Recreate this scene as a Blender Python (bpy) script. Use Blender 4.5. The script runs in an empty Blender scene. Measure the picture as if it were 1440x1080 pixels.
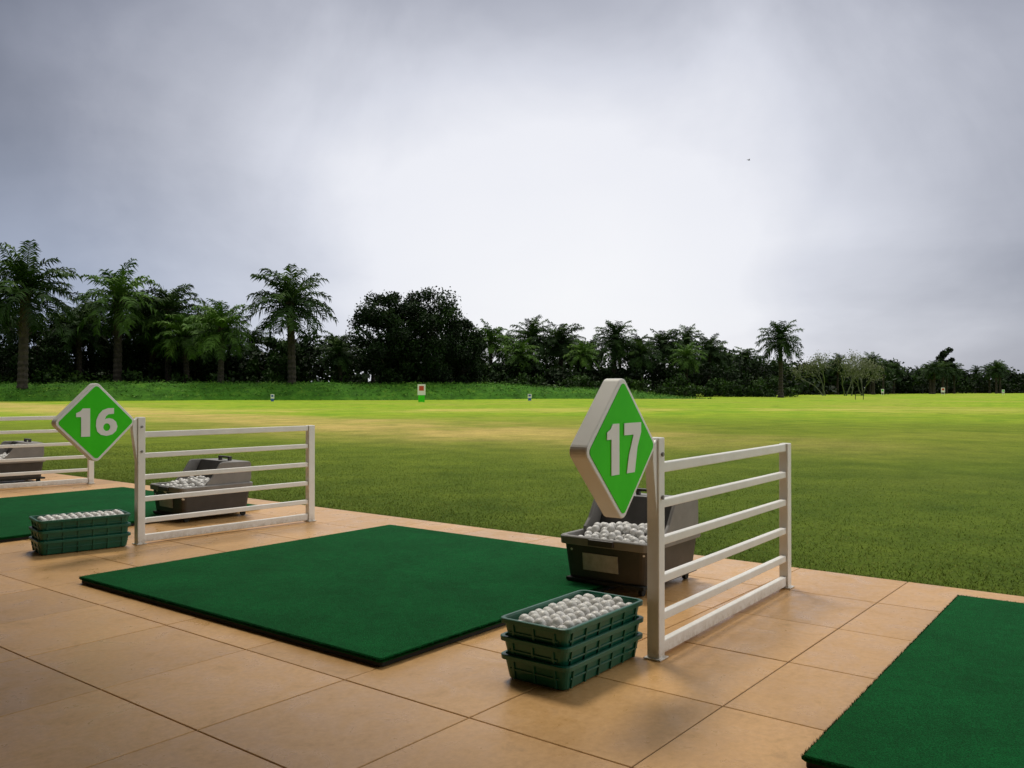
import bpy, bmesh, math, random
import numpy as np
from mathutils import Vector, Matrix, noise
random.seed(7); rng=np.random.default_rng(11)
R=math.radians
S=bpy.context.scene
TH=math.atan2(.788,.616)           # direction of the bays
UX=Vector((math.cos(TH),math.sin(TH),0)); VX=Vector((-math.sin(TH),math.cos(TH),0))
def uv(u,v,z=0): return UX*u+VX*v+Vector((0,0,z))

# ---------------------------------------------------------------- materials
def new_mat(name):
    m=bpy.data.materials.new(name); m.use_nodes=True
    nt=m.node_tree; b=nt.nodes['Principled BSDF']; return m,nt,b
def N(nt,t,**k):
    n=nt.nodes.new(t)
    for a,v in k.items(): setattr(n,a,v)
    return n
def L(nt,a,b): nt.links.new(a,b)
def ramp(nt,fac,stops,interp='LINEAR'):
    r=N(nt,'ShaderNodeValToRGB'); r.color_ramp.interpolation=interp
    el=r.color_ramp.elements
    while len(el)<len(stops): el.new(.5)
    for e,(p,c) in zip(el,stops):
        e.position=p; e.color=(*c,1) if len(c)==3 else c
    if fac is not None: L(nt,fac,r.inputs[0])
    return r.outputs[0]
def noise_tex(nt,scale,detail=4,rough=.55,vec=None,dist=0):
    n=N(nt,'ShaderNodeTexNoise'); n.inputs['Scale'].default_value=scale
    n.inputs['Detail'].default_value=detail; n.inputs['Roughness'].default_value=rough
    n.inputs['Distortion'].default_value=dist
    if vec is None:
        tc=N(nt,'ShaderNodeTexCoord'); vec=tc.outputs['Object']
    L(nt,vec,n.inputs['Vector']); return n.outputs['Fac']
def math_n(nt,op,a,b=None,clamp=False):
    n=N(nt,'ShaderNodeMath',operation=op,use_clamp=clamp)
    for i,x in enumerate((a,b)):
        if x is None: continue
        if isinstance(x,(int,float)): n.inputs[i].default_value=x
        else: L(nt,x,n.inputs[i])
    return n.outputs[0]
def mixc(nt,f,a,b,mode='MIX'):
    n=N(nt,'ShaderNodeMix',data_type='RGBA',blend_type=mode)
    for s,x in ((0,f),(6,a),(7,b)):
        if isinstance(x,(int,float)): n.inputs[s].default_value=x
        elif isinstance(x,tuple): n.inputs[s].default_value=(*x,1) if len(x)==3 else x
        else: L(nt,x,n.inputs[s])
    return n.outputs[2]
def maprange(nt,v,a,b,c=0,d=1,smooth=True):
    n=N(nt,'ShaderNodeMapRange'); n.interpolation_type='SMOOTHSTEP' if smooth else 'LINEAR'
    L(nt,v,n.inputs[0])
    for i,x in zip((1,2,3,4),(a,b,c,d)): n.inputs[i].default_value=x
    return n.outputs[0]
def bump(nt,b,h,strength=.3,dist=.01):
    n=N(nt,'ShaderNodeBump'); n.inputs['Strength'].default_value=strength; n.inputs['Distance'].default_value=dist
    L(nt,h,n.inputs['Height']); L(nt,n.outputs[0],b.inputs['Normal'])
def simple(name,c1,c2,rough=.5,scale=8,bs=.0,bd=.002,bscale=None,metal=0,spec=.5):
    m,nt,b=new_mat(name)
    f=noise_tex(nt,scale,4,.6)
    L(nt,ramp(nt,f,[(.3,c1),(.7,c2)]),b.inputs['Base Color'])
    b.inputs['Roughness'].default_value=rough; b.inputs['Metallic'].default_value=metal
    b.inputs['Specular IOR Level'].default_value=spec
    if bs: bump(nt,b,noise_tex(nt,bscale or scale*10,2),bs,bd)
    return m
M={}
m,nt,b=new_mat('white_painted_metal'); b.inputs['Roughness'].default_value=.38
tc=N(nt,'ShaderNodeTexCoord'); sp=N(nt,'ShaderNodeSeparateXYZ'); L(nt,tc.outputs['Object'],sp.inputs[0])
f=noise_tex(nt,9,5,.65); f2=noise_tex(nt,40,4,.7)
c=ramp(nt,f,[(.3,(.78,.77,.73)),(.7,(.88,.87,.84))])
gr=math_n(nt,'MULTIPLY',maprange(nt,sp.outputs[2],.0,.07,1,0),maprange(nt,f2,.35,.65,.1,.7))
c=mixc(nt,gr,c,(.42,.34,.24)); c=mixc(nt,maprange(nt,f2,.64,.74,0,.25),c,(.50,.46,.38))
L(nt,c,b.inputs['Base Color']); bump(nt,b,f2,.12,.001); M['white']=m
M['signwhite']=simple('sign_white_plastic',(.80,.80,.78),(.87,.87,.85),.45,5)
M['signgreen']=simple('sign_green_vinyl',(.045,.60,.012),(.065,.72,.018),.6,4,spec=.15)
M['binbody']=simple('dark_bin_plastic',(.030,.028,.026),(.055,.050,.047),.5,7,.2,.001,150)
M['bingrey']=simple('grey_bin_plastic',(.18,.172,.165),(.25,.24,.228),.5,7,.2,.001,150)
M['label']=simple('bin_label',(.30,.30,.29),(.46,.46,.45),.6,30)
M['crate']=simple('green_crate_plastic',(.002,.078,.044),(.005,.115,.066),.36,9,.1,.001,90)
M['rubber']=simple('black_rubber',(.008,.010,.009),(.018,.02,.018),.8,20,.4,.002,200)
M['wall']=simple('rendered_wall',(.16,.13,.10),(.22,.18,.14),.8,2,.2,.003,60)
M['shade_roof']=simple('roof_panel',(.07,.06,.05),(.11,.10,.085),.7,2)
M['trunk']=simple('palm_trunk_bark',(.014,.011,.008),(.055,.044,.032),.9,3,.8,.05,9)
M['red']=simple('marker_red',(.5,.05,.03),(.6,.08,.04),.5,3)
M['blue']=simple('marker_blue',(.04,.10,.35),(.05,.14,.42),.5,3)
M['bird']=simple('bird_plumage',(.03,.03,.03),(.07,.06,.06),.8,20)
# golf ball
m,nt,b=new_mat('golf_ball_white'); b.inputs['Roughness'].default_value=.35
L(nt,ramp(nt,noise_tex(nt,14,3),[(.35,(.60,.59,.57)),(.6,(.80,.79,.78))]),b.inputs['Base Color'])
vo=N(nt,'ShaderNodeTexVoronoi'); vo.inputs['Scale'].default_value=230
tc=N(nt,'ShaderNodeTexCoord'); L(nt,tc.outputs['Object'],vo.inputs['Vector'])
bump(nt,b,vo.outputs['Distance'],.5,.001); M['ball']=m
# mat carpet
m,nt,b=new_mat('green_turf_carpet'); b.inputs['Roughness'].default_value=.95
b.inputs['Specular IOR Level'].default_value=.1
f=noise_tex(nt,260,2,.7); g=noise_tex(nt,2.6,5,.65); g2=noise_tex(nt,22,3,.6)
c=ramp(nt,f,[(.3,(.0008,.032,.007)),(.7,(.004,.150,.036))])
c=mixc(nt,1.0,c,ramp(nt,g,[(.3,(.72,.76,.72)),(.7,(1.15,1.12,1.1))]),'MULTIPLY')
c=mixc(nt,1.0,c,ramp(nt,g2,[(.3,(.85,.86,.85)),(.7,(1.1,1.1,1.1))]),'MULTIPLY')
L(nt,c,b.inputs['Base Color']); bump(nt,b,f,.9,.006); M['turf']=m
# tiles
m,nt,b=new_mat('tan_floor_tile')
at=N(nt,'ShaderNodeAttribute'); at.attribute_name='tile'
big=noise_tex(nt,.9,5,.6); fine=noise_tex(nt,45,3,.7)
c=ramp(nt,fine,[(.3,(.565,.33,.133)),(.7,(.69,.42,.182))])
c=mixc(nt,1.0,c,ramp(nt,at.outputs['Fac'],[(0,(.88,.87,.86)),(1,(1.06,1.05,1.04))]),'MULTIPLY')
c=mixc(nt,1.0,c,ramp(nt,big,[(.3,(.84,.81,.77)),(.62,(1.04,1.03,1.02))]),'MULTIPLY')
st=noise_tex(nt,7,5,.7,dist=.6)
c=mixc(nt,maprange(nt,st,.56,.75,0,.32),c,(.25,.15,.075))
L(nt,c,b.inputs['Base Color'])
L(nt,maprange(nt,st,.3,.7,.25,.48),b.inputs['Roughness']); bump(nt,b,fine,.10,.002)
b.inputs['Specular IOR Level'].default_value=.38
M['tile']=m
M['grout']=simple('grout',(.10,.062,.032),(.16,.10,.052),.9,20)
# field
m,nt,b=new_mat('mown_field'); b.inputs['Roughness'].default_value=.95; b.inputs['Specular IOR Level'].default_value=.08
tc=N(nt,'ShaderNodeTexCoord'); P=tc.outputs['Object']
sx=N(nt,'ShaderNodeSeparateXYZ'); L(nt,P,sx.inputs[0]); X,Y=sx.outputs[0],sx.outputs[1]
n1=noise_tex(nt,.16,5,.6,P,.4); n2=noise_tex(nt,1.1,5,.65,P); n3=noise_tex(nt,26,4,.75,P); n4=noise_tex(nt,.06,4,.6,P); n5=noise_tex(nt,.35,6,.7,P,.5)
wob=math_n(nt,'MULTIPLY',math_n(nt,'SUBTRACT',n1,.5),14)
yw=math_n(nt,'ADD',Y,wob)
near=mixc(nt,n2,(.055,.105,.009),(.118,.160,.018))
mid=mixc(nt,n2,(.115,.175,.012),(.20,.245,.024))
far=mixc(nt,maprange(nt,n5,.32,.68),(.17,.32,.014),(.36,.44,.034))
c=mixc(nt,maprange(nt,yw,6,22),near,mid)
c=mixc(nt,maprange(nt,yw,20,40),c,far)  # grass tones by distance; bright light farther out is put into the colour
tanm=math_n(nt,'MULTIPLY',maprange(nt,n4,.48,.66,0,.65),maprange(nt,Y,12,34,.35,1))
c=mixc(nt,tanm,c,mixc(nt,n5,(.32,.30,.05),(.50,.45,.11)))
c=mixc(nt,math_n(nt,'MULTIPLY',maprange(nt,n5,.52,.68,0,.75),maprange(nt,Y,20,40)),c,(.09,.20,.010))
dn=math_n(nt,'ADD',math_n(nt,'MULTIPLY',X,.754),math_n(nt,'MULTIPLY',Y,.655))
dn=math_n(nt,'ADD',math_n(nt,'SUBTRACT',dn,12.6),math_n(nt,'MULTIPLY',wob,.48))
track=maprange(nt,math_n(nt,'ABSOLUTE',dn),.8,5.2,.92,0)
track=math_n(nt,'MULTIPLY',track,maprange(nt,Y,12,22))
track=math_n(nt,'MULTIPLY',track,maprange(nt,n5,.32,.62,.35,1))
c=mixc(nt,track,c,(.54,.40,.14))
dn2=math_n(nt,'ADD',math_n(nt,'SUBTRACT',Y,44),math_n(nt,'MULTIPLY',wob,.7))
tr2=math_n(nt,'MULTIPLY',maprange(nt,math_n(nt,'ABSOLUTE',dn2),1,6,.75,0),maprange(nt,n1,.40,.6))
c=mixc(nt,tr2,c,(.54,.46,.12))
c=mixc(nt,1.0,c,ramp(nt,n3,[(.3,(.62,.64,.57)),(.7,(1.25,1.22,1.2))]),'MULTIPLY')
c=mixc(nt,1.0,c,ramp(nt,n2,[(.3,(.78,.81,.78)),(.7,(1.16,1.15,1.12))]),'MULTIPLY')
L(nt,c,b.inputs['Base Color']); bump(nt,b,n3,.8,.03); M['field']=m
m,nt,b=new_mat('rough_bank_grass'); b.inputs['Roughness'].default_value=.95; b.inputs['Specular IOR Level'].default_value=.08
f=noise_tex(nt,.8,6,.75)
L(nt,ramp(nt,f,[(.3,(.02,.065,.007)),(.55,(.05,.155,.013)),(.75,(.13,.23,.024))]),b.inputs['Base Color']); bump(nt,b,f,1,.3); M['bank']=m
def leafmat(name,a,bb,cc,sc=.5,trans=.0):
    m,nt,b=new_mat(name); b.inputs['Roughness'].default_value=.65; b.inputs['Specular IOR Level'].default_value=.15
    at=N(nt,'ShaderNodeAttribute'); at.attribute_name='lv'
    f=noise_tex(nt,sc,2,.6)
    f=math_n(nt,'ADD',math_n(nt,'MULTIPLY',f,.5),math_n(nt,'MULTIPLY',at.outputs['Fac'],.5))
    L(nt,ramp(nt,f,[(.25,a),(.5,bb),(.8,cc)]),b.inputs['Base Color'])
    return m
M['palm']=leafmat('palm_frond',(.007,.020,.004),(.022,.056,.008),(.080,.140,.020))
M['palm2']=leafmat('palm_frond_light',(.024,.056,.009),(.070,.15,.018),(.16,.27,.038))
M['leafdark']=leafmat('dark_foliage',(.003,.009,.002),(.009,.025,.004),(.030,.066,.009))
M['leafmid']=leafmat('shrub_foliage',(.007,.020,.003),(.021,.052,.007),(.055,.110,.014))
M['leafpale']=leafmat('pale_foliage',(.12,.14,.08),(.2,.22,.13),(.30,.31,.2))
M['leafgrass']=leafmat('bank_grass_blades',(.025,.085,.008),(.06,.17,.014),(.15,.27,.03),.3)
M['blade']=leafmat('lawn_blades',(.060,.112,.010),(.125,.172,.018),(.23,.25,.038),1.2)

# ---------------------------------------------------------------- helpers
def link(o): S.collection.objects.link(o); return o
def empty(name,loc,rz=TH):
    o=bpy.data.objects.new(name,None); o.empty_display_size=.2; o.location=loc; o.rotation_euler=(0,0,rz); return link(o)
def obj(name,me,mats=(),parent=None,loc=(0,0,0),rz=0,smooth=False):
    for m in mats: me.materials.append(m)
    o=bpy.data.objects.new(name,me); link(o)
    if parent: o.parent=parent
    o.location=loc; o.rotation_euler=(0,0,rz)
    if smooth: me.polygons.foreach_set('use_smooth',[True]*len(me.polygons))
    return o
def bm_box(bm,c,s,mi=0,rot=None):
    r=bmesh.ops.create_cube(bm,size=1)
    vs=r['verts']
    M4=Matrix.Translation(c)@(rot.to_4x4() if rot else Matrix.Identity(4))@Matrix.Diagonal((*s,1))
    bmesh.ops.transform(bm,matrix=M4,verts=vs)
    for f in {f for v in vs for f in v.link_faces}: f.material_index=mi
def bm_prism(bm,pts,y0,y1,mi=0):
    """closed xz polygon extruded in y"""
    a=[bm.verts.new((p[0],y0,p[1])) for p in pts]; b_=[bm.verts.new((p[0],y1,p[1])) for p in pts]
    fs=[bm.faces.new(a),bm.faces.new(b_[::-1])]
    for i in range(len(pts)):
        j=(i+1)%len(pts); fs.append(bm.faces.new((a[j],a[i],b_[i],b_[j])))
    for f in fs: f.material_index=mi
def finish(bm,name,mats,parent=None,loc=(0,0,0),rz=0,bev=0,smooth=False):
    bmesh.ops.recalc_face_normals(bm,faces=bm.faces[:])
    me=bpy.data.meshes.new(name); bm.to_mesh(me); bm.free()
    o=obj(name,me,mats,parent,loc,rz,smooth)
    if bev:
        md=o.modifiers.new('bevel','BEVEL'); md.width=bev; md.segments=2; md.limit_method='ANGLE'; md.angle_limit=R(40)
    return o
def rrect(w,d,r,n=4):
    pts=[]
    for cx,cy,a0 in ((w/2-r,d/2-r,0),(-w/2+r,d/2-r,90),(-w/2+r,-d/2+r,180),(w/2-r,-d/2+r,270)):
        for i in range(n+1):
            a=R(a0+90*i/n); pts.append((cx+r*math.cos(a),cy+r*math.sin(a)))
    return pts
def loft(bm,loops,mi=0,cx=0,cy=0):
    prev=None; first=None
    for (w,d,z,r) in loops:
        vs=[bm.verts.new((x+cx,y+cy,z)) for x,y in rrect(w,d,r)]
        if prev:
            n=len(vs)
            for i in range(n):
                f=bm.faces.new((prev[i],prev[(i+1)%n],vs[(i+1)%n],vs[i])); f.material_index=mi
        else: first=vs
        prev=vs
    f=bm.faces.new(first[::-1]); f.material_index=mi
    f=bm.faces.new(prev); f.material_index=mi

# ---------------------------------------------------------------- ground
def grid_mesh(name,xs,ys,zf):
    vs=[(x,y,zf(x,y)) for y in ys for x in xs]; nx=len(xs)
    fs=[(j*nx+i,j*nx+i+1,(j+1)*nx+i+1,(j+1)*nx+i) for j in range(len(ys)-1) for i in range(nx-1)]
    me=bpy.data.meshes.new(name); me.from_pydata(vs,[],fs); return me
def gh(x,y):
    d=math.hypot(x,y)
    if d<14 : return -.03
    k=min(1,(d-14)/20)
    return -.03+k*.13*noise.noise(Vector((x*.06,y*.06,0)))*(1 if d<160 else 0)
xs=[-3000,-1200,-500,-250]+list(np.arange(-160,161,4.0))+[250,500,1200,3000]
ys=[-3000,-1000,-200,-50]+list(np.arange(-8,161,3.0))+[220,400,1000,3500]
obj('ground',grid_mesh('ground',xs,ys,gh),[M['field']],smooth=True)

# terrace: slab + individually laid tiles
T=.567; U0=1.455-T*9; V0=1.18-T*12; NU=15; NV=50
bm=bmesh.new()
bm_box(bm,((U0+U0+NU*T)/2,(V0+V0+NV*T)/2,-.105),(NU*T-.012,NV*T,.202))
finish(bm,'terrace_slab',[M['grout']],rz=TH)
g=.0024; bv=.0018
vs=[];fs=[];tv=[]
for i in range(NU):
    for j in range(NV):
        a0,a1=U0+i*T+g,U0+(i+1)*T-g; b0,b1=V0+j*T+g,V0+(j+1)*T-g
        z=random.uniform(-.0005,.0005); k=len(vs)
        vs+=[(a0,b0,-.0095),(a1,b0,-.0095),(a1,b1,-.0095),(a0,b1,-.0095),
             (a0,b0,z-bv),(a1,b0,z-bv),(a1,b1,z-bv),(a0,b1,z-bv),
             (a0+bv,b0+bv,z),(a1-bv,b0+bv,z),(a1-bv,b1-bv,z),(a0+bv,b1-bv,z)]
        ff=[(k+8,k+9,k+10,k+11)]
        for q in range(4):
            r=(q+1)%4; ff+=[(k+q,k+r,k+4+r,k+4+q),(k+4+q,k+4+r,k+8+r,k+8+q)]
        fs+=ff; tv+=[random.random()]*9
me=bpy.data.meshes.new('terrace'); me.from_pydata(vs,[],fs)
at=me.attributes.new('tile','FLOAT','FACE'); at.data.foreach_set('value',tv)
obj('tiled_terrace_floor',me,[M['tile']],rz=TH)

# unseen pavilion added behind the camera, high cover sized to darken the near floor
e=empty('unseen_shade_pavilion',(0,0,0))
bm=bmesh.new(); bm_box(bm,(.22,6,4.90),(6.1,34,.14)); bm_box(bm,(3.30,6,4.90),(.06,34,.22)); finish(bm,'shade_roof',[M['shade_roof']],e)
bm=bmesh.new(); bm_box(bm,(-2.75,6,2.41),(.18,34,4.82))
finish(bm,'shade_rear_wall',[M['wall']],e,bev=.01)
bm=bmesh.new()
for v in (-8,-4,15,20): bm_box(bm,(1.35,v,2.41),(.18,.18,4.80))
finish(bm,'columns',[M['wall']],e,bev=.01)

# ---------------------------------------------------------------- mats
def hitting_mat(cu,cv,w,d,rz=TH):
    e=empty('golf_hitting_mat',uv(cu,cv,0),rz)
    bm=bmesh.new(); loft(bm,[(w-.012,d-.012,.003,.012),(w-.012,d-.012,.020,.012)]); finish(bm,'rubber_base',[M['rubber']],e)
    bm=bmesh.new(); loft(bm,[(w,d,.0205,.014),(w,d,.031,.014),(w-.008,d-.008,.036,.012)])
    finish(bm,'turf_top',[M['turf']],e)
    n=9000; v=np.zeros((n*3,3)); 
    t=rng.random(n)*4; 
    for i in range(n):
        s=int(t[i]); f=t[i]-s
        if s==0:x,y=-w/2+f*w,-d/2
        elif s==1:x,y=w/2,-d/2+f*d
        elif s==2:x,y=w/2-f*w,d/2
        else:x,y=-w/2,d/2-f*d
        ox=rng.normal(0,.003); oy=rng.normal(0,.003); hz=.028+rng.random()*.007
        v[i*3]=(x-.002,y-.002,.024); v[i*3+1]=(x+.002,y+.002,.024); v[i*3+2]=(x+ox,y+oy,hz+.006)
    me=bpy.data.meshes.new('pile'); me.from_pydata(v.tolist(),[],[(3*i,3*i+1,3*i+2) for i in range(n)])
    obj('pile_edge',me,[M['turf']],e)
hitting_mat(3.285,3.42,2.21,2.24)
hitting_mat(3.285+.06,3.42+3.84,2.21,2.24)
hitting_mat(3.44,-.27,2.24,2.24,TH+R(1.5))

# ---------------------------------------------------------------- fences
def fence(p0,rz,length=1.44):
    e=empty('bay_divider_fence',p0,rz)
    bm=bmesh.new()
    bm_box(bm,(0,0,.4115),(.05,.05,.821)); finish(bm,'front_post',[M['white']],e,bev=.004)
    bm=bmesh.new(); bm_box(bm,(0,0,.004),(.07,.07,.005)); bm_box(bm,(length,0,.004),(.07,.07,.005)); finish(bm,'foot_plates',[M['white']],e,bev=.001)
    bm=bmesh.new(); bm_box(bm,(length,0,.365),(.055,.045,.728)); finish(bm,'rear_post',[M['white']],e,bev=.004)
    bm=bmesh.new()
    for z,h in ((.708,.038),(.572,.032),(.432,.032),(.290,.032),(.150,.032),(.036,.048)):
        bm_box(bm,(length/2-.0015,0,z),(length-.0545,.028,h))
    finish(bm,'rails',[M['white']],e,bev=.004)
    bm=bmesh.new(); bm_prism(bm,[(-.0255,.815),(-.055,.80),(-.058,.74),(-.0255,.52)],-.018,.018)
    finish(bm,'sign_bracket',[M['white']],e,bev=.003)
    bm=bmesh.new()
    for z in (.60,.76): bmesh.ops.create_cone(bm,cap_ends=True,segments=6,radius1=.008,radius2=.008,depth=.008,matrix=Matrix.Translation((0,-.028,z))@Matrix.Rotation(R(90),4,'X'))
    finish(bm,'bolts',[M['bingrey']],e)
    return e
F17=uv(2.897,1.584); F16=uv(2.975,5.385); F15=uv(3.16,9.47)
fence((F17.x,F17.y,0),R(54)); fence((F16.x,F16.y,0),R(48.5),1.32); fence((-5.52,8.30,0),R(44))

# ---------------------------------------------------------------- bay number signs
DIG={'1':([[(.02,.70),(.02,.84),(.14,.90),(.22,1),(.44,1),(.44,0),(.17,0),(.17,.70)]],.50),
 '7':([[(0,1),(.62,1),(.62,.80),(.48,.5),(.38,0),(.09,0),(.17,.36),(.34,.76),(0,.76)]],.62),
 '5':([[(.05,1),(.6,1),(.6,.8),(.28,.8),(.27,.66),(.42,.66),(.58,.58),(.66,.42),(.65,.22),(.54,.06),(.33,0),(.12,.03),(0,.12),(.06,.3),(.2,.22),(.33,.2),(.4,.3),(.36,.43),(.24,.46),(.04,.44)]],.66),
 '6':([[(.56,1.0),(.38,1.0),(.21,.93),(.09,.79),(.01,.58),(0,.36),(.04,.17),(.15,.05),(.33,0),(.51,.05),(.63,.17),(.67,.33),(.63,.5),(.53,.60),(.41,.64),(.31,.62),(.27,.59),(.31,.71),(.39,.78),(.56,.79)],
       [(.335+.11*math.cos(a),.315+.14*math.sin(a)) for a in np.linspace(0,2*math.pi,14,endpoint=False)]],.67)}
def digits(txt,parent,y,flip,h=.174):
    cu=bpy.data.curves.new('number','CURVE'); cu.dimensions='2D'; cu.fill_mode='BOTH'; cu.extrude=.0012; cu.offset=.0
    tot=sum(DIG[c][1] for c in txt)+.12*(len(txt)-1); x0=-tot/2
    for c in txt:
        for lp in DIG[c][0]:
            sp=cu.splines.new('POLY'); sp.points.add(len(lp)-1); sp.use_cyclic_u=True
            for p,(x,z) in zip(sp.points,lp): p.co=((x+x0)*h*1.14,(z-.5)*h,0,1)
        x0+=DIG[c][1]+.12
    cu.materials.append(M['signwhite'])
    o=bpy.data.objects.new('number_'+txt,cu); link(o); o.parent=parent; o.location=(0,y,0)
    o.rotation_euler=(R(90),0,math.pi if flip else 0)
def diamond(bm,half,y0,y1,r,mi=0):
    s=half*math.sqrt(2); pts=[]
    c45=math.sqrt(.5)
    for x,z in rrect(s,s,r,6): pts.append((c45*(x-z),c45*(x+z)))
    bm_prism(bm,pts,y0,y1,mi)
def bay_sign(p,rz,txt):
    e=empty('bay_number_sign',p,rz)
    bm=bmesh.new(); diamond(bm,.255,-.034,.034,.032); finish(bm,'sign_box',[M['signwhite']],e,bev=.005)
    bm=bmesh.new(); diamond(bm,.232,-.0365,-.030,.02); diamond(bm,.232,.030,.0365,.02); finish(bm,'green_faces',[M['signgreen']],e)
    digits(txt,e,-.0385,False); digits(txt,e,.0385,True)
def dirv(deg): return Vector((math.cos(R(deg)),math.sin(R(deg)),0))
def put_sign(f,deg,txt):
    p=f-dirv(deg)*.285; p.z=.797
    d=dirv(deg+90)*.016
    bay_sign(p+d,R(deg),txt)
put_sign(F17,54,'17'); put_sign(F16,48.5,'16')
put_sign(Vector((-5.52,8.30,0)),44,'15')

# ---------------------------------------------------------------- golf balls
def ball_mesh(name,centers,r=.0214,parent=None,sub=3):
    bm=bmesh.new(); bmesh.ops.create_icosphere(bm,subdivisions=sub,radius=r)
    bv_=np.array([v.co[:] for v in bm.verts]); bf=np.array([[v.index for v in f.verts] for f in bm.faces]); bm.free()
    c=np.array(centers); V=(bv_[None]+c[:,None]).reshape(-1,3)
    F=(bf[None]+(np.arange(len(c))*len(bv_))[:,None,None]).reshape(-1,3)
    me=bpy.data.meshes.new(name); me.from_pydata(V.tolist(),[],F.tolist())
    return obj(name,me,[M['ball']],parent,smooth=True)
# crates
CH=.088
def crate(p,rz,balls=False,w=.535,d=.285):
    e=empty('golf_ball_crate',p,rz)
    bm=bmesh.new()
    wb,db=w-.045,d-.045
    loft(bm,[(wb-.01,db-.01,.002,.02),(wb,db,.007,.022),(w-.022,d-.022,CH-.018,.026),(w,d,CH-.017,.03),(w+.002,d+.002,CH-.002,.03),
             (w-.004,d-.004,CH,.03),(w-.022,d-.022,CH,.026),(w-.028,d-.028,CH-.006,.024),(wb-.008,db-.008,.012,.02)])
    H=CH-.022
    def ribs(L_,half_b,half_t,axis):
        n=int(L_/.085)
        for i in range(-n//2+1,n//2+1):
            t=(i-.5+(.5 if n%2 else 0))*.085
            if abs(t)>L_/2-.035: continue
            for s in (-1,1):
                a=math.atan2(half_t-half_b,H)
                mid=(half_b+half_t)/2*s
                if axis=='x': bm_box(bm,(t,mid,H/2+.006),(.010,.012,H),0,Matrix.Rotation(-a*s,3,'X'))
                else: bm_box(bm,(mid,t,H/2+.006),(.012,.010,H),0,Matrix.Rotation(a*s,3,'Y'))
    ribs(w,db/2,(d-.022)/2,'x'); ribs(d,wb/2,(w-.022)/2,'y')
    z=.040; k=(z-.007)/(CH-.025)
    ww=wb+(w-.022-wb)*k; dd=db+(d-.022-db)*k
    for s in (-1,1):
        bm_box(bm,(0,s*(dd/2+.001),z),(ww-.05,.008,.006)); bm_box(bm,(s*(ww/2+.001),0,z),(.008,dd-.05,.006))
    finish(bm,'crate_shell',[M['crate']],e,bev=.001)
    if balls:
        cs=[]
        for lz,(nx,ny),off in ((.034,(11,5),0),(.056,(11,5),.010),(.074,(11,5),.0)):
            for i in range(nx):
                for j in range(ny):
                    if lz>.07 and abs(i-(nx-1)/2)>nx/2-.6 and random.random()<.3: continue
                    cs.append(((i-(nx-1)/2)*.0440+off*.5+random.gauss(0,.0013),(j-(ny-1)/2)*.0455+random.gauss(0,.0013)+(.003 if i%2 else -.003),lz+random.gauss(0,.002)-(.006*(abs(j-2)==2) if lz>.07 else 0)))
        ball_mesh('golf_balls',cs,parent=e)
def crates(p,rz,n,pitch=.062):
    for i in range(n):
        crate((p.x,p.y,.001+i*pitch),rz+random.uniform(-.012,.012),i==n-1)
c17=Vector((.226,3.155,0)); crates(c17,R(52.5),3)
c16=Vector((-2.715,5.50,0)); crates(c16,R(40),3)

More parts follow.
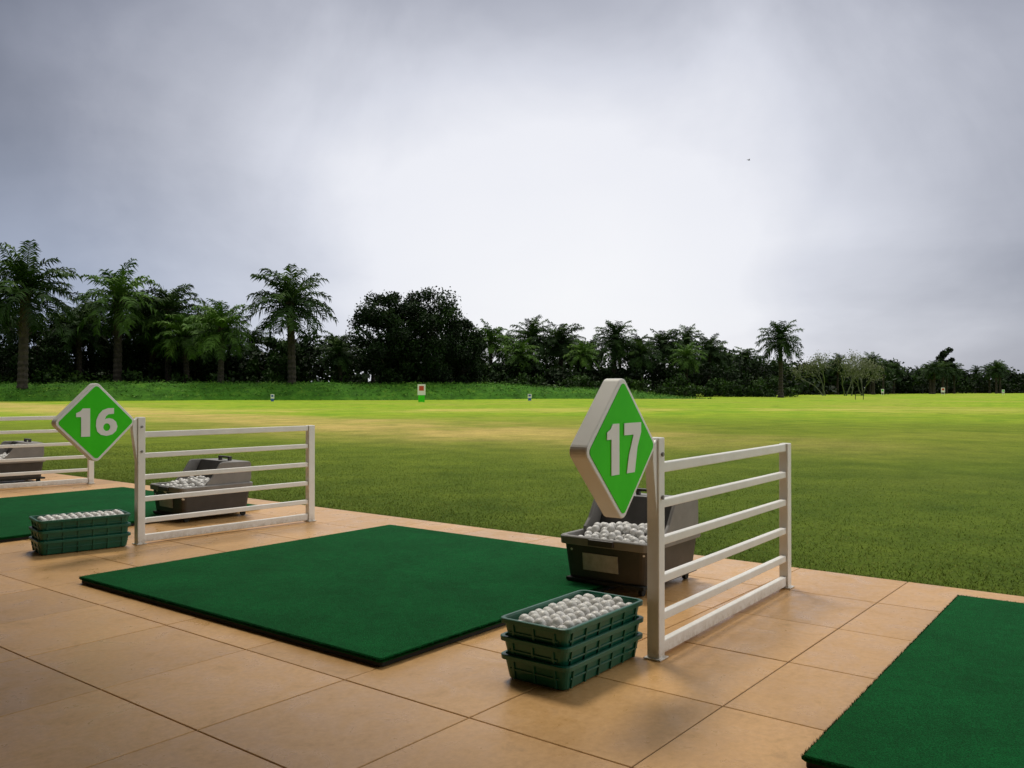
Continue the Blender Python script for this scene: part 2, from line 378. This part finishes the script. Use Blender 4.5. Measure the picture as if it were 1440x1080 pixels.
# ---------------------------------------------------------------- ball bins
def ball_bin(p,rz,seed=0):
    rr=random.Random(seed)
    e=empty('golf_ball_bin',p,rz)       # local x: depth (0..0.60), y: width (-.25..+.25)
    W=.25
    bm=bmesh.new()
    loft(bm,[(.54,.43,.055,.03),(.55,.44,.065,.035),(.585,.475,.235,.035),(.585,.475,.237,.03),(.565,.455,.237,.03),(.54,.43,.10,.03)],0,.30,0)
    finish(bm,'tub',[M['binbody']],e,bev=.003)
    bm=bmesh.new()
    loft(bm,[(.588,.478,.222,.035),(.618,.508,.226,.04),(.622,.512,.262,.04),(.610,.500,.268,.04),(.572,.462,.268,.035),(.566,.456,.262,.035),(.566,.456,.239,.035)],0,.30,0)
    bm.faces.ensure_lookup_table()
    caps=[f for f in bm.faces if len(f.verts)>8]
    bmesh.ops.delete(bm,geom=caps,context='FACES_ONLY')
    finish(bm,'rim',[M['bingrey']],e,bev=.002)
    bm=bmesh.new()
    prof=[(.20,.262),(.575,.262),(.592,.30),(.590,.415),(.575,.432),(.335,.438),(.315,.425),(.25,.325),(.205,.285)]
    bm_prism(bm,prof,-W+.012,-W+.030); bm_prism(bm,prof,W-.030,W-.012)
    bm_box(bm,(.583,0,.345),(.012,.438,.165))
    bm_box(bm,(.500,0,.4245),(.150,.438,.016))
    finish(bm,'hood',[M['bingrey']],e,bev=.005)
    bm=bmesh.new()
    bm_box(bm,(.375,0,.345),(.012,.436,.20),0,Matrix.Rotation(R(28),3,'Y'))
    finish(bm,'chute',[M['binbody']],e,bev=.003)
    bm=bmesh.new()
    bm_box(bm,(.50,-.07,.444),(.03,.018,.024)); bm_box(bm,(.50,.07,.444),(.03,.018,.024)); bm_box(bm,(.50,0,.460),(.028,.165,.014))
    bm_box(bm,(-.016,0,.247),(.018,.14,.03))
    finish(bm,'handle',[M['binbody']],e,bev=.004)
    bm=bmesh.new(); bm_box(bm,(.013,.02,.145),(.004,.20,.085),0,Matrix.Rotation(R(-5),3,'Y')); finish(bm,'label',[M['label']],e)
    bm=bmesh.new(); bm_box(bm,(.31,0,.048),(.60,.44,.018)); finish(bm,'base_board',[M['rubber']],e,bev=.004)
    bm=bmesh.new()
    for x in (.07,.55):
        for y in (-.18,.18):
            bmesh.ops.create_cone(bm,cap_ends=True,segments=20,radius1=.021,radius2=.021,depth=.02,matrix=Matrix.Translation((x,y,.0215))@Matrix.Rotation(R(90),4,'X'))
            bm_box(bm,(x,y,.036),(.03,.028,.008))
    finish(bm,'castors',[M['rubber']],e)
    cs=[]
    def hfun(x,y): return .232+.048*max(0,1-((x-.26)/.20)**2)*max(0,1-(y/.26)**2)
    for lz in (0,-.034):
        x=.035
        row=0
        while x<.37:
            y=-.205+(row%2)*.021
            while y<.206:
                cs.append((x+rr.gauss(0,.006),y+rr.gauss(0,.006),hfun(x,y)+lz+rr.gauss(0,.007)+.012*(x>.15))); y+=.0435
            x+=.038; row+=1
    cs=[c for c in cs if c[0]<.36-(c[2]-.25)*.3]
    ball_mesh('golf_balls',cs,parent=e,sub=3 if seed==1 else 2)
bp=Vector((.443,4.285,0)); ball_bin(bp,R(53.5),1)
ball_bin(Vector((-2.64,6.66,0)),R(49),2)
ball_bin(Vector((-5.62,9.15,0)),R(46),3)

# ---------------------------------------------------------------- vegetation
def cloud_obj(name,pts,size,mat,seed=0,aspect=.55,lv=None,parent=None,loc=(0,0,0),up=0.0):
    r=np.random.default_rng(seed); n=len(pts)
    d=r.normal(size=(n,3)); d[:,2]=d[:,2]*(1-up)+up*1.5; d/=np.linalg.norm(d,axis=1)[:,None]
    e=r.normal(size=(n,3)); e-=np.sum(e*d,axis=1)[:,None]*d; e/=np.linalg.norm(e,axis=1)[:,None]
    s=(size*r.uniform(.55,1.35,n))[:,None]
    a=pts-d*s*.5; b=pts+e*s*aspect*.5; c=pts+d*s*.5; dd=pts-e*s*aspect*.5
    V=np.stack([a,b,c,dd],1).reshape(-1,3)
    me=bpy.data.meshes.new(name); me.vertices.add(len(V)); me.vertices.foreach_set('co',V.ravel())
    me.loops.add(4*n); me.loops.foreach_set('vertex_index',np.arange(4*n))
    me.polygons.add(n); me.polygons.foreach_set('loop_start',np.arange(n)*4); me.polygons.foreach_set('loop_total',np.full(n,4))
    at=me.attributes.new('lv','FLOAT','FACE'); at.data.foreach_set('value',(lv if lv is not None else r.random(n)).astype(np.float32))
    me.update(calc_edges=True); me.validate()
    return obj(name,me,[mat],parent,loc)
def clumps(cs,rs,per,r,flat=.8,shell=.45,fuzz=.22):
    P=[];LV=[]
    for c,ra in zip(cs,rs):
        d=r.normal(size=(per,3)); d/=np.linalg.norm(d,axis=1)[:,None]
        q=d*(ra*(shell+(1-shell)*r.random(per)**.6+fuzz*r.normal(size=per)))[:,None]; q[:,2]*=flat
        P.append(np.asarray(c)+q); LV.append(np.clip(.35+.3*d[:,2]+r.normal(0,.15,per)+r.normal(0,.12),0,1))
    return np.concatenate(P),np.concatenate(LV)
def tube(bm,pts,rads,seg=8,mi=0):
    rings=[]
    for i,p in enumerate(pts):
        p=Vector(p); t=(Vector(pts[min(i+1,len(pts)-1)])-Vector(pts[max(i-1,0)])).normalized()
        a=t.orthogonal().normalized(); b_=t.cross(a)
        if rings: 
            a=(pa-t*pa.dot(t)).normalized(); b_=t.cross(a)
        pa=a
        rings.append([bm.verts.new(p+(a*math.cos(2*math.pi*k/seg)+b_*math.sin(2*math.pi*k/seg))*rads[i]) for k in range(seg)])
    for i in range(len(rings)-1):
        for k in range(seg):
            f=bm.faces.new((rings[i][k],rings[i][(k+1)%seg],rings[i+1][(k+1)%seg],rings[i+1][k])); f.material_index=mi
# palm meshes: total height 12
def palm_mesh(seed,leaf,nf=38,top=9.0,fl=4.4):
    r=random.Random(seed); bm=bmesh.new()
    bend=r.uniform(-.5,.5); bd=r.uniform(0,6.28)
    tp=[];tr=[]
    for i in range(40):
        t=i/39; z=t*top
        tp.append((math.cos(bd)*bend*t*t,math.sin(bd)*bend*t*t,z)); tr.append((.36-.10*t+.18*max(0,1-t*9))*(1+.16*(i%2))+(.16*max(0,(t-.8)/.2)))
    tube(bm,tp,tr,8,0)
    c=Vector(tp[-1])
    for i in range(60):
        z=r.uniform(top*.55,top*1.0); a=r.uniform(0,6.28); q=Vector((math.cos(bd)*bend*(z/top)**2,math.sin(bd)*bend*(z/top)**2,z))
        o=Vector((math.cos(a),math.sin(a),.9)).normalized()
        tube(bm,[q+o*.25,q+o*r.uniform(.5,.75)],[.09,.03],4,0)
    faces=len(bm.faces); vals=[.3]*faces
    for k in range(nf):
        t=k/(nf-1); el=R(84-122*t**.9+r.uniform(-9,9)); az=k*2.39996+r.uniform(-.3,.3)
        Lf=fl*r.uniform(.80,1.08)*(1-.12*abs(t-.5)); droop=R(r.uniform(50,85))*(1-.25*t)
        pos=c.copy()+Vector((0,0,-.35*t)); n=18; pts=[pos.copy()]; tw=r.uniform(-.5,.5)
        for i in range(n):
            s=(i+1)/n; e_=el-droop*s**1.7
            dd=Vector((math.cos(az)*math.cos(e_),math.sin(az)*math.cos(e_),math.sin(e_)))
            pos=pos+dd*(Lf/n); pts.append(pos.copy())
        tube(bm,pts[::3],[.06*(1-.85*i/6)for i in range(len(pts[::3]))],3,1)
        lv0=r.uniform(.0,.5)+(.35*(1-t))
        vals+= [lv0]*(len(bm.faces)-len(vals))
        side=Vector((-math.sin(az),math.cos(az),0))
        m=27
        for j in range(m):
            s=.10+.90*j/m; f=s*n; i0=min(int(f),n-1); p=pts[i0].lerp(pts[i0+1],f-i0)
            dd=(pts[i0+1]-pts[i0]).normalized(); upv=side.cross(dd).normalized()
            ll=(1.10*math.sin(math.pi*(.14+.76*s))**.7+.05)*r.uniform(.75,1.1)
            for sg in (-1,1):
                o=(side*sg*.85+dd*.6+upv*(-.15+r.uniform(-.4,.4))).normalized()
                mid=p+o*ll*.5; tip=p+o*ll*.95+Vector((0,0,-.40*ll*r.uniform(.5,1.6)))
                w=(dd+upv*r.uniform(-.6,.6))*.066
                v1=bm.verts.new(p-w*.6);v2=bm.verts.new(p+w*.6);v3=bm.verts.new(mid+w);v4=bm.verts.new(mid-w);v5=bm.verts.new(tip)
                f1=bm.faces.new((v1,v2,v3,v4)); f2=bm.faces.new((v4,v3,v5)); f1.material_index=f2.material_index=1
                q=min(1,max(0,lv0+r.uniform(-.12,.12))); vals+=[q,q]
    me=bpy.data.meshes.new('palm'); bm.to_mesh(me); bm.free()
    at=me.attributes.new('lv','FLOAT','FACE'); at.data.foreach_set('value',vals[:len(me.polygons)])
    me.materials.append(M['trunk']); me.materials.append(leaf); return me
PM=[palm_mesh(1,M['palm'],38),palm_mesh(2,M['palm'],34,9.2,4.1),palm_mesh(3,M['palm'],40,8.8,4.4),palm_mesh(4,M['palm'],30,9.3,3.9)]
PL=[palm_mesh(5,M['palm2'],38,8.6,4.4),palm_mesh(6,M['palm2'],32,9.0,4.0)]
palms=[(-44.9,80,14.2,0),(-52.5,86,12.8,2),(-41.6,92,14.6,5),(-37.3,95,13.2,1),(-51.5,98,10.6,2),(-29.4,88,10.4,4),(-22.7,90,14.2,2),(-20.6,100,7.9,1),
(-48,100,11.9,0),(-44,105,12.8,2),(-36.5,102,10.8,1),(-31,104,8.8,3),(-26,103,7.4,0),(-40,97,12.2,2),(-33.3,99,11.0,0),(-54,94,11,1),(-16.6,104,8.0,3),(-46,93,10.5,2),(-34.6,93,9.8,4),(-18.5,95,6.8,0),
(-3,122,10.8,5),(-.9,140,10.7,3),(2.5,125,11.6,0),(5.0,133,10.3,5),(7.3,128,11.4,2),(9.5,140,10,1),(11.9,135,9.6,5),(14.6,126,11.5,2),(17.3,138,9.6,1),(20.2,138,10.0,3),(23.1,132,10.7,2),(26,141,9.5,5),
(27.9,140,11.5,0),(30.3,134,9.9,2),(33.7,146,9,1),(36.6,150,8.2,3),(38.6,145,8.4,1),(35.4,115,10.6,2),(74.5,180,8.8,0),(-6.5,118,8.0,3),(44,158,7.4,2),(50,165,6.8,1),
(1,118,8.4,4),(10,121,8.2,5),(18.5,125,8.6,2),(25,126,8.2,4)]
for k,(x,y,h,t) in enumerate(palms):
    me=(PM+PL)[t]; o=bpy.data.objects.new('oil_palm_tree',me); link(o)
    s=h/12.3; o.location=(x,y,-.1); o.scale=(s*random.uniform(.95,1.1)*(1.08 if h<10 else 1),)*2+(s,); o.rotation_euler=(random.uniform(-.05,.05),random.uniform(-.05,.05),random.uniform(0,6.28))
# broadleaf trees
def broad_tree(name,loc,h,hw,mat,seed,nc=70,per=420,leaf=.28,trunk_r=.4,base=.06,rk=(.16,.28)):
    r=np.random.default_rng(seed); e=empty(name,loc,0)
    cs=[];rs=[]
    while len(cs)<nc:
        p=r.uniform(-1,1,3)
        q=np.linalg.norm(p)
        if q>1 or q<.30: continue
        ra=r.uniform(*rk)*hw
        z=h*(base+(1-base)*(p[2]*.5+.5))
        k=hw*(1-.12*max(0,p[2]))
        cs.append((p[0]*k*.86,p[1]*k*.86,min(z,h-ra*.8+r.normal(0,.2)))); rs.append(ra)
    P,LV=clumps(cs,rs,per,r); P[:,2]=np.abs(P[:,2])
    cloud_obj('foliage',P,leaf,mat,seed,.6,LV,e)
    bm=bmesh.new(); tube(bm,[(0,0,-.2),(.1,0,h*.2),(0,.1,h*.45),(0,0,h*.7)],[trunk_r*1.3,trunk_r,trunk_r*.7,trunk_r*.3],10)
    for i in range(0,len(cs),4):
        c=Vector(cs[i]); z0=min(c.z*.6,h*.6); tube(bm,[(0,0,z0),((c.x)*.5,c.y*.5,(z0+c.z)/2),c],[trunk_r*.3,trunk_r*.18,.03],6)
    finish(bm,'trunk_and_limbs',[M['trunk']],e)
broad_tree('broadleaf_tree',(-13.6,96,0),11.8,4.6,M['leafdark'],21,80,330)
broad_tree('broadleaf_tree',(-9.6,98,0),12.9,5.2,M['leafdark'],22,95,330)
broad_tree('broadleaf_tree',(-5.8,101,0),9.2,3.6,M['leafdark'],23,50,300)
broad_tree('broadleaf_tree',(-43,98,0),8.6,4.8,M['leafdark'],24,50,300)
broad_tree('broadleaf_tree',(-50,92,0),8.2,4.2,M['leafdark'],27,50,300)
broad_tree('broadleaf_tree',(-35.5,98,0),7.8,4.2,M['leafdark'],28,50,300)
broad_tree('broadleaf_tree',(-25.8,97,0),6.8,3.6,M['leafmid'],25,40,300)
broad_tree('broadleaf_tree',(112,225,0),11.8,2.4,M['leafdark'],26,26,150,.5,.2,.3,(.2,.35))
# pale, almost bare tree
def bare_tree(loc,h,seed):
    r=random.Random(seed); e=empty('bare_shrub_tree',loc,0); bm=bmesh.new(); tips=[]
    def br(p,d,l,ra,dep):
        q=p+d*l; tube(bm,[p,(p+q)/2+Vector((r.gauss(0,.04),r.gauss(0,.04),0))*l,q],[ra,ra*.8,ra*.6],5)
        if dep==0: tips.append(q); return
        for _ in range(3):
            nd=(d+Vector((r.gauss(0,.5),r.gauss(0,.5),r.gauss(.1,.3)))).normalized(); br(q,nd,l*r.uniform(.6,.85),ra*.6,dep-1)
    for _ in range(3): br(Vector((r.gauss(0,.3),r.gauss(0,.3),-.1)),Vector((r.gauss(0,.3),r.gauss(0,.3),1)).normalized(),h*.30,.12,4)
    finish(bm,'branches',[M['leafpale']],e)
    P=np.array([t[:] for t in tips]); P=np.repeat(P,7,0)+rng.normal(0,.4,(len(P)*7,3)); cloud_obj('sparse_leaves',P,.22,M['leafpale'],seed,.6,None,e)
bare_tree((52.5,148,0),7.6,1); bare_tree((57.5,150,0),8.0,2); bare_tree((61,152,0),6.8,5)

def belt(name,path,depth,hfun,n,rad,mat,seed,per=130,leaf=.42):
    r=np.random.default_rng(seed); cs=[];rs=[]
    path=np.array(path,float); 
    for i in range(n):
        t=r.random()*(len(path)-1); k=int(t); p=path[k]+(path[k+1]-path[k])*(t-k)
        y=r.uniform(0,depth); H=hfun(p[0],r)
        ra=rad*r.uniform(.7,1.3); z=r.random()**.7*max(.3,H-ra*.6)
        cs.append((p[0]+r.normal(0,.5),p[1]+y,z)); rs.append(ra)
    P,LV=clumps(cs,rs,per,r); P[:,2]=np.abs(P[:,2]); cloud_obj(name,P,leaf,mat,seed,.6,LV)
def hl(x,r): return 6.4+1.6*math.sin(x*.5)+1.0*math.sin(x*1.3+1)
belt('undergrowth',[(-75,90),(-52,93),(-18,98)],9,hl,480,1.2,M['leafdark'],31,110,.5)
belt('undergrowth',[(-60,86),(-40,89),(-16,95)],4,lambda x,r:2.6+.9*math.sin(x*.9),180,.8,M['leafmid'],32,100,.36)
belt('undergrowth',[(-17,110),(5,118),(42,132)],14,lambda x,r:5.2+.8*math.sin(x*.7)+.5*math.sin(x*2.1),460,1.25,M['leafdark'],33,100,.5)
belt('undergrowth',[(-17,102),(5,112),(40,122)],4,lambda x,r:2.5+.6*math.sin(x*.9),200,.8,M['leafmid'],34,90,.38)
belt('distant_tree_line',[(36,150),(70,190),(110,230),(175,262)],18,lambda x,r:6.2+1.1*math.sin(x*.35)+.9*math.sin(x*.83),460,2.0,M['leafdark'],35,90,.85)
belt('distant_tree_line',[(-190,150),(-75,120),(-40,125),(60,170),(160,290),(300,340)],16,lambda x,r:6.0+1.2*math.sin(x*.2),460,2.6,M['leafdark'],36,70,1.2)
for k in range(26):
    x=random.uniform(62,170); y=170+(x-60)*.85+random.uniform(0,25); h=random.uniform(7.4,9.3)
    o=bpy.data.objects.new('oil_palm_tree',PM[k%4]); link(o); s=h/12.3; o.location=(x,y,-.2); o.scale=(s,s,s); o.rotation_euler=(0,0,random.uniform(0,6))

# raised bank
def ridge(t): return (-60+80*t, 79+24*t)
def bank_h(t): return 1.62*min(1,t*14+.1)*(1 if t<.72 else max(0,1-(t-.72)/.33)*.75+.25)*min(1,(1-t)*12)
vs=[];fs=[]; nt_=160; nc_=14
for i in range(nt_+1):
    t=i/nt_; cx,cy=ridge(t)
    for j in range(nc_+1):
        s=j/nc_; w=-7+14*s
        prof=math.sin(math.pi*min(1,max(0,s)))**.8
        nz=.16*noise.noise(Vector((cx*.5,w*.6,3)))+.25*noise.noise(Vector((cx*.12,0,7)))
        vs.append((cx-.29*w,cy+.96*w,-.12+(bank_h(t)+.12)*prof*(1+nz*.5)+(nz*.2*prof)))
for i in range(nt_):
    for j in range(nc_):
        a=i*(nc_+1)+j; fs.append((a,a+nc_+1,a+nc_+2,a+1))
me=bpy.data.meshes.new('grass_bank'); me.from_pydata(vs,[],fs); obj('grass_bank',me,[M['bank']],smooth=True)
va=np.array(vs); idx=rng.integers(0,len(va),18000); P=va[idx]+rng.normal(0,.25,(18000,3))*np.array([1,1,.25]); P[:,2]+=.08
cloud_obj('bank_grass_tufts',P,.30,M['leafgrass'],41,.25,None,up=.5)

# short mown lawn blades close to the terrace
n=220000
uu=4.86+.004+ (rng.random(n)**2.2)*9; vv=rng.uniform(-6,16,n)
P=np.stack([UX.x*uu+VX.x*vv,UX.y*uu+VX.y*vv,np.full(n,-.030)],1)
keep=(P[:,1]>2)&(np.abs(P[:,0])<P[:,1]*.72+1); P=P[keep]; uu=uu[keep]; n=len(P)
fade=np.clip((14-uu)/6,.15,1)
az=rng.uniform(0,2*math.pi,n); hh=rng.uniform(.007,.020,n)*fade*(1+.9*np.exp(-((uu-4.86)/.05)**2)); wv=np.stack([np.cos(az),np.sin(az),np.zeros(n)],1)*.0022
tipo=np.stack([rng.normal(0,.010,n),rng.normal(0,.010,n),hh],1)
V=np.stack([P-wv,P+wv,P+tipo],1).reshape(-1,3)
me=bpy.data.meshes.new('lawn_grass'); me.vertices.add(len(V)); me.vertices.foreach_set('co',V.ravel())
me.loops.add(3*n); me.loops.foreach_set('vertex_index',np.arange(3*n)); me.polygons.add(n)
me.polygons.foreach_set('loop_start',np.arange(n)*3); me.polygons.foreach_set('loop_total',np.full(n,3))
at=me.attributes.new('lv','FLOAT','FACE'); at.data.foreach_set('value',rng.random(n).astype(np.float32)); me.update(calc_edges=True)
obj('lawn_grass',me,[M['blade']])

# ---------------------------------------------------------------- range markers
def marker(loc,w,h,face,base=None,name='yardage_marker_sign'):
    e=empty(name,loc,0); bm=bmesh.new()
    bm_box(bm,(0,0,h*.70),(w,.05,h*.6)); finish(bm,'panel',[M['signwhite']],e,bev=.01)
    bm=bmesh.new(); bm_box(bm,(0,-.03,h*.78),(w*.6,.012,h*.26)); finish(bm,'number_patch',[face],e)
    bm=bmesh.new(); bm_box(bm,(-w*.3,.0,h*.2),(.05,.045,h*.41)); bm_box(bm,(w*.3,.0,h*.2),(.05,.045,h*.41)); 
    if base: bm_box(bm,(0,-.02,h*.2),(w*.8,.03,h*.36))
    finish(bm,'legs',[base or M['signwhite']],e)
marker((-7.15,69,0),.62,1.42,M['red'],M['signgreen'])
marker((33.9,150,0),.65,1.3,M['signgreen'])
marker((64.5,152,0),.5,1.1,M['signgreen'])
marker((77,156,0),.7,1.35,M['red'])
marker((90,160,0),.5,1.0,M['signgreen'])
marker((1.6,79,0),.35,.6,M['blue'],M['blue'])
marker((-20.3,74,0),.3,.6,M['blue'],M['blue'])
e=empty('target_frame',(35,88,0),0); bm=bmesh.new()
for x in (-.4,.4): bm_box(bm,(x,0,.4),(.05,.05,.8))
bm_box(bm,(0,0,.8),(.85,.05,.05)); bm_box(bm,(0,0,.45),(.75,.04,.04)); finish(bm,'frame',[M['rubber']],e)
# bird
e=empty('flying_bird',(16.3,60,16.8),.4); bm=bmesh.new()
bmesh.ops.create_uvsphere(bm,u_segments=12,v_segments=8,radius=1,matrix=Matrix.Diagonal((.10,.03,.03,1)))
def tri(*p): 
    bm.faces.new([bm.verts.new(q) for q in p])
for s in (-1,1):
    tri((.05,0,.02),(-.04,0,.02),(-.02,s*.10,.06),(.04,s*.10,.07)); tri((.04,s*.10,.07),(-.02,s*.10,.06),(-.05,s*.22,.02))
tri((-.08,0,0),(-.16,.03,0),(-.16,-.03,0)); tri((.095,.01,.0),(.095,-.01,0),(.13,0,-.005))
finish(bm,'bird_body',[M['bird']],e)

# ---------------------------------------------------------------- sky + sun
w=bpy.data.worlds.new('World'); S.world=w; w.use_nodes=True; nt=w.node_tree; nt.nodes.clear()
SUN_EL=R(61); SUN_AZ=R(-16)   # az from +Y, negative = left
sky=N(nt,'ShaderNodeTexSky'); sky.sky_type='NISHITA'; sky.sun_disc=False; sky.sun_elevation=SUN_EL; sky.sun_rotation=SUN_AZ
skyc=mixc(nt,1.0,sky.outputs[0],(.09,.09,.09),'MULTIPLY')
tc=N(nt,'ShaderNodeTexCoord'); D=tc.outputs['Generated']
sx=N(nt,'ShaderNodeSeparateXYZ'); L(nt,D,sx.inputs[0]); x,y,z=sx.outputs
zz=math_n(nt,'ADD',math_n(nt,'MAXIMUM',z,0),.20)
cx=N(nt,'ShaderNodeCombineXYZ'); L(nt,math_n(nt,'DIVIDE',x,zz),cx.inputs[0]); L(nt,math_n(nt,'DIVIDE',y,zz),cx.inputs[1]); L(nt,z,cx.inputs[2])
na=noise_tex(nt,1.1,6,.5,cx.outputs[0],.4); nb=noise_tex(nt,3.4,6,.55,D,.4)
dx=math_n(nt,'MULTIPLY',math_n(nt,'SUBTRACT',x,.07),.62)
dz=math_n(nt,'MULTIPLY',math_n(nt,'SUBTRACT',z,.11),.82)
dy=math_n(nt,'MAXIMUM',math_n(nt,'SUBTRACT',.75,y),0)
r2=math_n(nt,'ADD',math_n(nt,'ADD',math_n(nt,'MULTIPLY',dx,dx),math_n(nt,'MULTIPLY',dz,dz)),math_n(nt,'MULTIPLY',dy,dy))
ang=math_n(nt,'SQRT',r2)
ang=math_n(nt,'ADD',ang,math_n(nt,'MULTIPLY',math_n(nt,'SUBTRACT',na,.5),.11))
ang=math_n(nt,'ADD',ang,math_n(nt,'MULTIPLY',math_n(nt,'SUBTRACT',nb,.5),.19))
col=ramp(nt,maprange(nt,ang,0,.5,0,1,False),[(0,(.96,.96,.985)),(.26,(.89,.895,.945)),(.40,(.71,.725,.80)),(.55,(.48,.495,.565)),(.70,(.285,.30,.365)),(.86,(.16,.175,.225)),(1,(.10,.11,.145))])
bl=math_n(nt,'MULTIPLY',maprange(nt,x,-.55,-.05,1,0),maprange(nt,z,.0,.30,1,0))
col=mixc(nt,math_n(nt,'MULTIPLY',bl,.6),col,(.50,.60,.82))
# sky out of view brightened overhead and to the right as added fill
sky_fill=math_n(nt,'MAXIMUM',maprange(nt,z,.46,.8),math_n(nt,'MULTIPLY',maprange(nt,x,.60,.85),.85))
col=mixc(nt,sky_fill,col,(1.45,1.43,1.38))
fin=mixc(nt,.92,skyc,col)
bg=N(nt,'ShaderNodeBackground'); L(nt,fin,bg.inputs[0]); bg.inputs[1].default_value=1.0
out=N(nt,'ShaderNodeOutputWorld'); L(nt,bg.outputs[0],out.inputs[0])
ld=bpy.data.lights.new('sun','SUN'); ld.energy=1.5; ld.angle=R(12); ld.color=(1,.92,.76)
lo=bpy.data.objects.new('sun',ld); link(lo)
sd=Vector((math.sin(SUN_AZ)*math.cos(SUN_EL),math.cos(SUN_AZ)*math.cos(SUN_EL),math.sin(SUN_EL)))
lo.rotation_euler=sd.to_track_quat('Z','Y').to_euler(); lo.location=(0,0,30)

# ---------------------------------------------------------------- camera
cd=bpy.data.cameras.new('camera'); cd.lens=30.7; cd.sensor_width=36; cd.clip_end=6000; cd.clip_start=.05
co=bpy.data.objects.new('camera',cd); link(co); co.location=(0,0,1.0); co.rotation_euler=(R(90+.37),0,0); S.camera=co
S.view_settings.view_transform='Standard'; S.view_settings.look='None'; S.view_settings.exposure=0
